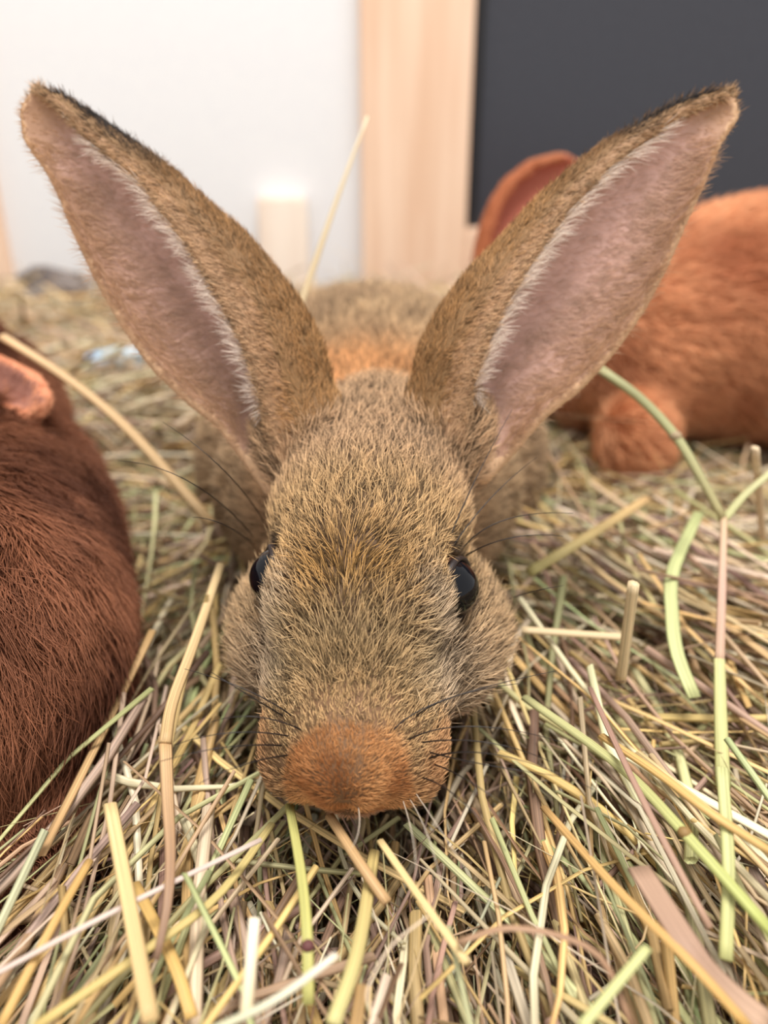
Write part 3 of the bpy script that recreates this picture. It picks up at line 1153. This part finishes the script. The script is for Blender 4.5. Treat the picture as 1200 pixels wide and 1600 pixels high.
def stalk_geo(S, sel):
    C, s, u, w_, fl = S['C'][sel], S['s'][sel], S['u'][sel], S['w'][sel], S['fl'][sel]
    n, R = C.shape[:2]
    a = np.arange(SID) * 2 * math.pi / SID
    V = C[:, :, None] + s[:, None, None] * (w_[:, :, None] * np.cos(a))[..., None] + u[:, None, None] * (w_[:, :, None] * fl[:, None, None] * np.sin(a))[..., None]
    one = []
    for i in range(R - 1):
        for j in range(SID):
            one.append((i * SID + j, i * SID + (j + 1) % SID, (i + 1) * SID + (j + 1) % SID, (i + 1) * SID + j))
    # end caps as two quads each
    one.append((0, 1, 2, 3)); one.append((0, 3, 4, 5))
    e = (R - 1) * SID
    one.append((e + 3, e + 2, e + 1, e)); one.append((e + 5, e + 4, e + 3, e))
    one = np.array(one)[:, ::-1]
    F = (one[None] + (np.arange(n) * R * SID)[:, None, None]).reshape(-1, 4)
    G = np.zeros((n, R, SID, 3))
    G[..., 0] = (np.cos(a) * 5.0)[None, None]
    G[..., 1] = (np.sin(a) * 3.0)[None, None]
    G[..., 2] = np.linspace(0, 1, R)[None, :, None] * S['L'][sel][:, None, None] * 25 + rng.uniform(0, 50, (n, 1, 1))
    shade = rng.uniform(0.86, 1.1, (n, R, 1, 1))
    end = np.array([lin(PAL[k]) for k in KEYS])[rng.choice([0, 1, 2, 2, 5, 6, 7], n)]
    mixe = (rng.uniform(0, 0.55, n)[:, None] * np.linspace(0, 1, R)[None])[..., None, None]
    Cc = (np.repeat(S['col'][sel][:, None, None], R, 1) * (1 - mixe) + end[:, None, None] * mixe) * shade
    Cc = np.repeat(Cc, SID, 2)
    return V.reshape(-1, 3), F, Cc.reshape(-1, 3), G.reshape(-1, 3)


def straw_mesh(name, V, F, Cc, G):
    m = mesh_np(name, V, F, M_STRAW)
    vcol(m, 'tint', Cc)
    a = m.attributes.new('grain', 'FLOAT_VECTOR', 'POINT')
    a.data.foreach_set('vector', np.asarray(G, np.float32).ravel())
    return m


def clear_of_rabbits(S, gap=0.002):
    v = np.minimum(np.minimum(FLD_MAIN.value(S['C']), FLD_RED.value(S['C'])), FLD_DARK.value(S['C']))
    ok = (v > gap).all(1)
    C = S['C']
    far = np.linalg.norm(C - CAM, axis=2).min(1) > 0.105
    qx, qy, qd = project(C)
    face = ((qx > 370) & (qx < 730) & (qy > 950) & (qy < 1262) & (qd < 0.158)).any(1)
    return ok & far & ~face & (C[..., 1].max(1) < WY - 0.03) & (C[..., 2].max(1) < 0.06)


W_NEAR = np.array([0.22, 0.16, 0.14, 0.13, 0.06, 0.12, 0.08, 0.09])
W_FAR = np.array([0.22, 0.30, 0.14, 0.02, 0.00, 0.02, 0.02, 0.28])

# hay bed under the stalks
nx, ny = 120, 90
gx, gy = np.meshgrid(np.linspace(-1.5, 1.5, nx), np.linspace(-0.35, WY - 0.02, ny), indexing='ij')
gz = bed_z(gx, gy) - 0.038 + 0.004 * np.sin(gx * 130) * np.cos(gy * 110)
Vb = np.stack([gx, gy, gz], -1).reshape(-1, 3)
ii = np.arange(nx * ny).reshape(nx, ny)
Fb = np.stack([ii[:-1, :-1], ii[1:, :-1], ii[1:, 1:], ii[:-1, 1:]], -1).reshape(-1, 4)
o = new_obj('hay_bed', mesh_np('hay_bed', Vb, Fb, M_BED))
tag(o, 'matted lower layer of the hay bedding', 'hay', None, 'stuff')

parts = []
for (n, reg, zl, zh, ln, wd, sp, wts) in [
        (13000, (-0.24, 0.26, 0.0, 0.46), -0.028, 0.004, (0.03, 0.12), (0.0004, 0.0025), 0.30, W_NEAR),
        (2600, (-0.30, 0.34, 0.16, 0.52), -0.012, 0.012, (0.03, 0.12), (0.0007, 0.0026), 0.75, W_NEAR),
        (15000, (-0.75, 0.75, 0.40, 0.90), -0.026, 0.014, (0.06, 0.20), (0.0012, 0.0036), 1.0, W_FAR),
        (5000, (-0.20, 0.22, 0.05, 0.46), -0.016, 0.008, (0.012, 0.06), (0.0002, 0.0008), 0.6, W_NEAR),
        (1600, (-0.7, -0.22, 0.0, 0.5), -0.026, 0.008, (0.05, 0.16), (0.0012, 0.0032), 0.8, W_NEAR),
        (1600, (0.24, 0.7, 0.0, 0.5), -0.026, 0.008, (0.05, 0.16), (0.0012, 0.0032), 0.8, W_NEAR)]:
    S = stalks(n, reg, zl, zh, ln, wd, sp, wts)
    parts.append(stalk_geo(S, clear_of_rabbits(S, 0.0005)))
off = 0
Vs, Fs, Cs, Gs = [], [], [], []
for (v, f, c, g) in parts:
    Vs.append(v); Fs.append(f + off); Cs.append(c); Gs.append(g)
    off += len(v)
o = new_obj('hay', straw_mesh('hay', np.concatenate(Vs), np.concatenate(Fs), np.concatenate(Cs), np.concatenate(Gs)))
tag(o, 'deep loose mass of mixed hay stalks covering the pen floor', 'hay', None, 'stuff')

# ---- stalks that can be told apart
def spline(pts, n):
    pts = np.asarray(pts, float)
    m = len(pts)
    if m == 2:
        return pts[0] + (pts[1] - pts[0]) * np.linspace(0, 1, n)[:, None]
    ext = np.vstack([2 * pts[0] - pts[1], pts, 2 * pts[-1] - pts[-2]])
    out = []
    for t in np.linspace(0, m - 1 - 1e-6, n):
        i = int(t)
        f = t - i
        p0, p1, p2, p3 = ext[i:i + 4]
        out.append(0.5 * (2 * p1 + (p2 - p0) * f + (2 * p0 - 5 * p1 + 4 * p2 - p3) * f * f + (3 * p1 - p0 - 3 * p2 + p3) * f ** 3))
    return np.array(out)


def strip(pts, widths, flat, cols, sides=8):
    n = len(pts)
    T = norm(np.gradient(pts, axis=0))
    view = norm(CAM - pts)
    tilt = np.array([0.15, 0.35, 0.92])
    s = norm(np.cross(T, norm(view * 0.6 + tilt)))
    b = np.cross(s, T)
    a = np.arange(sides) * 2 * math.pi / sides
    V = pts[:, None] + s[:, None] * (widths[:, None] * 0.5 * np.cos(a))[..., None] + b[:, None] * (widths[:, None] * 0.5 * flat * np.sin(a))[..., None]
    Fv = []
    for i in range(n - 1):
        for j in range(sides):
            Fv.append((i * sides + j, (i + 1) * sides + j, (i + 1) * sides + (j + 1) % sides, i * sides + (j + 1) % sides))
    for e, rev in ((0, False), ((n - 1) * sides, True)):
        for q in range(1, sides - 2, 2):
            c = (e, e + q, e + q + 1, e + q + 2)
            Fv.append(c[::-1] if rev else c)
    Ln = np.concatenate([[0], np.cumsum(np.linalg.norm(np.diff(pts, axis=0), axis=1))])
    G = np.zeros((n, sides, 3))
    G[..., 0] = np.cos(a) * (6 + 2500 * np.mean(widths))
    G[..., 1] = np.sin(a) * 3
    G[..., 2] = Ln[:, None] * 25 + rng.uniform(0, 40)
    C = np.repeat(cols[:, None], sides, 1)
    return V.reshape(-1, 3), np.array(Fv), C.reshape(-1, 3), G.reshape(-1, 3)


def hero_piece(name, ptsw, w_px, cols, flat=0.6, taper=(1, 1), parent=None, base=None, n=14):
    pts = spline(ptsw, n)
    _, _, d = project(pts)
    t = np.linspace(0, 1, n)
    wd = np.mean(d) * w_px / FPX * (taper[0] + (taper[1] - taper[0]) * t)
    cc = np.array([lin(c) for c in cols])
    cc = (cc * 0.88 + cc.mean(1, keepdims=True) * 0.12) * np.array([0.96, 0.90, 0.80])
    k = np.linspace(0, len(cc) - 1, n) if len(cc) > 1 else np.zeros(n)
    i0 = np.minimum(k.astype(int), len(cc) - 1)
    i1 = np.minimum(i0 + 1, len(cc) - 1)
    C = cc[i0] * (1 - (k - i0))[:, None] + cc[i1] * (k - i0)[:, None]
    v, f, c, g = strip(pts, wd, flat, C)
    if base is None:
        base = pts[n // 2]
    o = new_obj(name, straw_mesh(name, v - base, f, c, g), parent)
    if parent is None:
        o.location = Vector(base)
    return o, pts


def hz(pts):
    """(px,py,z) list -> world"""
    return [PZ(np.array(float(a)), np.array(float(b)), np.array(float(c))) for a, b, c in pts]


def hd(pts):
    return [P(np.array(float(a)), np.array(float(b)), np.array(float(c))) for a, b, c in pts]


REFS = []


def hero(label, pts, w_px, cols, flat=0.6, taper=(1, 1), name='hay_stalk', mode='z', n=14, ref=None):
    o, pw = hero_piece(name, hz(pts) if mode == 'z' else hd(pts), w_px, cols, flat, taper, n=n)
    if ref:
        REFS.append((ref, pw))
    tag(o, label, 'hay stalk', 'single hay stalks')
    return o


def node(parent, base, p, r, col):
    """swollen joint of a stem"""
    bm = bmesh.new()
    bmesh.ops.create_uvsphere(bm, u_segments=10, v_segments=8, radius=r)
    for v in bm.verts:
        v.co.z *= 0.8
    return bm_obj('joint', bm, mat_plain('joint', col), parent, Vector(p - base), True)


hero('thin whitish straight stem crossing the other stalks beside the dark rabbit', [(-30, 1534, .016), (170, 1428, .022), (408, 1312, .020)], 10, [(214, 196, 192)], ref='thin whitish stem')
hero('broad pale straw standing by the dark chestnut flank', [(172, 1256, .026), (205, 1430, .024), (236, 1596, .022)], 25, [(224, 198, 142), (214, 184, 128)], 0.3, ref='broad pale straw by the dark flank')
hero('twisted tan leaf hanging in a narrow ribbon beside the dark rabbit', [(258, 1150, .030), (262, 1250, .026), (266, 1330, .024), (262, 1410, .022), (244, 1500, .018)], 22, [(206, 170, 122), (168, 132, 100), (150, 120, 100)], 0.2, (1.1, 0.45), ref='twisted tan leaf')
hero('long jointed straw rising along the dark flank to the twisted leaf', [(345, 882, .030), (305, 1000, .030), (270, 1095, .030), (258, 1160, .030)], 17, [(224, 198, 148), (206, 172, 122)], 0.5, ref='jointed straw by the dark flank')
hero('short cream stalk with a broken white end', [(398, 1435, .026), (384, 1590, .022)], 20, [(244, 236, 222), (226, 210, 172)], 0.5, ref='cream stalk with broken end')
hero('whitish green stem with a white cut end below the chin', [(526, 1492, .026), (430, 1562, .026), (320, 1615, .024)], 14, [(236, 232, 222), (206, 210, 176)], ref='whitish green stem')
hero('straight pale yellow stalk slanting away from under the chin', [(594, 1314, .020), (660, 1408, .022), (730, 1505, .022)], 14, [(228, 204, 146)], ref='pale yellow stalk from under the chin')
o = hero('yellow green stem with a dark joint under the orange nose', [(452, 1258, .014), (470, 1360, .018), (480, 1460, .020), (482, 1570, .016)], 17, [(196, 196, 116), (190, 190, 110)], ref='yellow green stem with dark joint')
node(o, np.array(o.location), hz([(481, 1478, .0200)])[0], 0.00112, (92, 54, 52))
hero('wide frayed mauve leaf lying among golden stalks', [(998, 1355, .022), (1045, 1430, .024), (1085, 1490, .024), (1140, 1550, .020), (1200, 1600, .018)], 46, [(184, 152, 132), (170, 138, 120), (194, 162, 140)], 0.12, (0.95, 1.0), ref='wide frayed mauve leaf')
hero('long golden stalk running past the wide mauve leaf', [(850, 1262, .014), (960, 1385, .022), (1080, 1505, .024), (1170, 1605, .020)], 17, [(206, 166, 104), (220, 178, 100)], ref='long golden stalk')
o = hero('long bright green stem with a brown joint', [(820, 1090, .016), (965, 1195, .022), (1068, 1300, .026), (1210, 1462, .022)], 19, [(200, 202, 146), (190, 194, 128), (180, 192, 104)], ref='long bright green stem')
node(o, np.array(o.location), hz([(1069, 1301, .0262)])[0], 0.00125, (132, 104, 62))
hero('golden stalk lying over the bright green stem', [(940, 1150, .022), (1030, 1210, .026), (1110, 1270, .028), (1210, 1335, .024)], 16, [(214, 176, 106)], ref='golden stalk over the bright green stem')
hero('thin mauve stem slanting beside the bright green one', [(922, 1075, .020), (975, 1190, .026), (1040, 1320, .026), (1110, 1450, .022)], 11, [(172, 136, 126), (186, 150, 128)], ref='thin mauve stem')
hero('bent brown blade with a sharp fold', [(715, 1472, .024), (805, 1450, .028), (930, 1488, .026), (990, 1605, .020)], 12, [(186, 150, 122), (160, 124, 96)], 0.3, ref='bent brown blade')
hero('flat green blade with a square cut end', [(1012, 1480, .028), (908, 1605, .026)], 17, [(198, 204, 140)], 0.25, ref='flat green blade')
hero('pale stub of straw standing upright behind the hay crest', [(990, 912, .046), (970, 1062, .014)], 19, [(232, 212, 172)], 0.8, ref='upright pale stub')
hero('broad light green leaf curling among the far stalks', [(1092, 800, .026), (1052, 890, .026), (1050, 960, .022), (1058, 1020, .018), (1085, 1090, .012)], 30, [(188, 200, 140), (200, 208, 148)], 0.12, (0.7, 0.7), ref='curling light green leaf')
hero('tall thin pale straw rising between the ears before the white board', [(462, 500, .285), (520, 330, .285), (574, 182, .285)], 10, [(226, 206, 166), (240, 226, 196)], 0.5, (1.2, 0.4), mode='d')
hero('long straight straw lying across behind the dark rabbit', [(4, 526, .285), (105, 592, .28), (205, 676, .27), (330, 818, .25)], 19, [(216, 182, 138), (204, 172, 124)], mode='d')
hero('pale stalk lying level beside the cheek of the brown rabbit', [(815, 984, .020), (975, 996, .020)], 15, [(226, 204, 164)], ref='level pale stalk')
hero('yellow stalk pointing to the paw of the orange rabbit', [(826, 895, .020), (900, 850, .026), (1010, 780, .024)], 19, [(216, 208, 136), (214, 178, 124)], ref='yellow stalk pointing to the paw')
hero('curled thread of pale grass', [(668, 1432, .030), (610, 1480, .028), (574, 1550, .026), (592, 1605, .024)], 4, [(226, 206, 184)], ref='curled grass thread')
hero('long yellow stalk slanting up to the muzzle', [(55, 1605, .018), (220, 1490, .018), (340, 1400, .016), (425, 1288, .010)], 15, [(212, 188, 112), (206, 190, 124)], ref='long yellow stalk')
hero('slim golden stalk leaning beside the dark haunch', [(0, 1605, .014), (80, 1450, .018), (140, 1345, .014)], 15, [(216, 176, 104)], ref='golden stalk by the dark haunch')
hero('pale stub standing beside the forked green stem', [(1180, 700, .060), (1192, 842, .022)], 14, [(236, 214, 182)], ref='stub by the forked stem')
hero('upright light green stalk rising from the mauve blades', [(1128, 1200, .030), (1138, 1350, .024), (1134, 1500, .018)], 20, [(206, 212, 150), (194, 198, 130)], 0.4, ref='upright light green stalk')
hero('golden flat stalk crossing under the whitish stem', [(210, 1380, .012), (270, 1500, .014), (300, 1590, .012)], 20, [(218, 180, 102)], 0.3, ref='golden flat stalk')
hero('sage stalk slanting across the hay below the whiskers', [(520, 1600, .022), (350, 1500, .0), (300, 1600, .0)][:1] + [(560, 1480, .020), (585, 1330, .010)], 22, [(206, 200, 136), (200, 178, 112)], 0.4, ref='sage stalk below the whiskers')
hero('tan stalk reaching from the chin into the near hay', [(515, 1275, .016), (560, 1345, .018), (605, 1410, .016)], 18, [(196, 160, 112)], ref='tan stalk from the chin')

# forked green stem with its pink lower stalk: one plant, parts
FORK_PTS = spline(hd([(1131, 812, .232), (1128, 920, .216), (1124, 1040, .203), (1130, 1230, .184)]), 40)
J = hd([(1131, 812, .232)])[0]
fork = empty('grass_stem', J)
tag(fork, 'arching green grass stem with a pink lower stalk and a forked branch', 'grass stem')
hero_piece('upper_stem', hd([(936, 576, .245), (1000, 622, .240), (1056, 682, .236), (1096, 748, .233), (1131, 812, .232)]), 17, [(196, 200, 150), (186, 190, 140), (190, 180, 130)], 0.7, (1.1, 0.9), fork, J)
o, _ = hero_piece('lower_stem', hd([(1131, 808, .232), (1128, 920, .216), (1124, 1040, .203)]), 13, [(206, 178, 146), (210, 172, 158), (206, 174, 152)], 0.7, (0.9, 1.1), fork, J)
o['label'] = 'pink lower stalk'
hero_piece('leaf_sheath', hd([(1124, 1030, .203), (1126, 1120, .194), (1130, 1230, .184)]), 22, [(208, 210, 150), (198, 202, 136)], 0.4, (0.8, 1), fork, J)
hero_piece('side_branch', hd([(1131, 812, .232), (1165, 772, .234), (1215, 730, .236)]), 14, [(196, 198, 140), (206, 208, 160)], 0.6, (1, 0.9), fork, J)
node(fork, J, hd([(1055, 681, .236)])[0], 0.0020, (160, 140, 110))

# ---- the stalks that lie uppermost, one object each, told apart by look and by what they lie beside
LOOK = {'golden': 'golden yellow', 'cream': 'pale cream', 'tan': 'dull tan', 'sage': 'sage green', 'green': 'light green',
        'mauve': 'dusky mauve', 'brown': 'dark brown', 'pinkish': 'pinkish beige'}
REFS += [('orange rabbit', np.array([[0.126, 0.345, 0.0]])), ('dark chestnut haunch', np.array([[-0.07, 0.165, 0.0], [-0.09, 0.22, 0.0]])),
         ('brown rabbit\'s cheek', np.array([[0.035, 0.19, 0.0], [-0.045, 0.19, 0.0]])), ('brown rabbit\'s chin', np.array([[-0.005, 0.13, 0.0]]))]
S = stalks(1500, (-0.15, 0.17, 0.07, 0.42), 0.002, 0.014, (0.04, 0.13), (0.0009, 0.0030), 0.30, W_NEAR, 0.14)
ok = clear_of_rabbits(S, 0.002)
for q in FORK_PTS:
    ok &= np.linalg.norm(S['C'] - q, axis=2).min(1) > 0.008
px, py, dd = project(S['C'])
inview = ((px > -40) & (px < 1240) & (py > 700) & (py < 1640)).mean(1)
score = S['W'] * S['L'] / dd.mean(1) ** 2 * inview * rng.uniform(0.4, 1, len(S['L']))
score[~ok] = -1
pick = np.argsort(-score)[:262]
for i in pick:
    v, f, c, g = stalk_geo(S, np.array([i]))
    C = S['C'][i]
    b = C[2]
    key = KEYS[S['pk'][i]]
    d_ref = [np.linalg.norm(C[:, None] - q[None], axis=2).min() for _, q in REFS]
    j = int(np.argmin(d_ref))
    kind = 'broad' if S['W'][i] > 0.0021 else ('slim' if S['W'][i] < 0.0014 else '')
    dev = np.linalg.norm(C[2] - (C[0] + C[4]) / 2) / S['L'][i]
    shape = 'bent' if dev > 0.09 else 'straight'
    o = new_obj('hay_stalk', straw_mesh('hay_stalk', v - b, f, c, g), None, Vector(b))
    tag(o, '%s %s hay stalk %s the %s' % ((shape + ' ' + kind).strip(), LOOK[key], 'against' if d_ref[j] < 0.006 else 'beside', REFS[j][0]), 'hay stalk', key + ' hay stalks')

# ------------------------------------------------------------------ scraps far back in the hay
def crumple(name, loc, size, mat, seed):
    bm = bmesh.new()
    bmesh.ops.create_icosphere(bm, subdivisions=3, radius=1)
    co = np.array([v.co[:] for v in bm.verts])
    d = 1 + 0.35 * vnoise(co, 1.6, seed) + 0.18 * vnoise(co, 4.0, seed + 3)
    for v, k in zip(bm.verts, d):
        v.co = Vector([v.co[i] * k * size[i] for i in range(3)])
    return bm_obj(name, bm, mat, None, Vector(loc), False)


q = PZ(np.array(180.0), np.array(562.0), np.array(0.012))
o = crumple('plastic_scrap', q, (0.020, 0.012, 0.009), M_BLUE, 3)
tag(o, 'crumpled scrap of light blue plastic lying in the hay', 'plastic scrap')
q = PZ(np.array(92.0), np.array(446.0), np.array(0.020))
q[1] = min(q[1], 0.86)
o = crumple('dark_clod', q, (0.038, 0.022, 0.018), M_CLOD, 8)
tag(o, 'dark grey clod lying on the hay by the white board', 'clod')
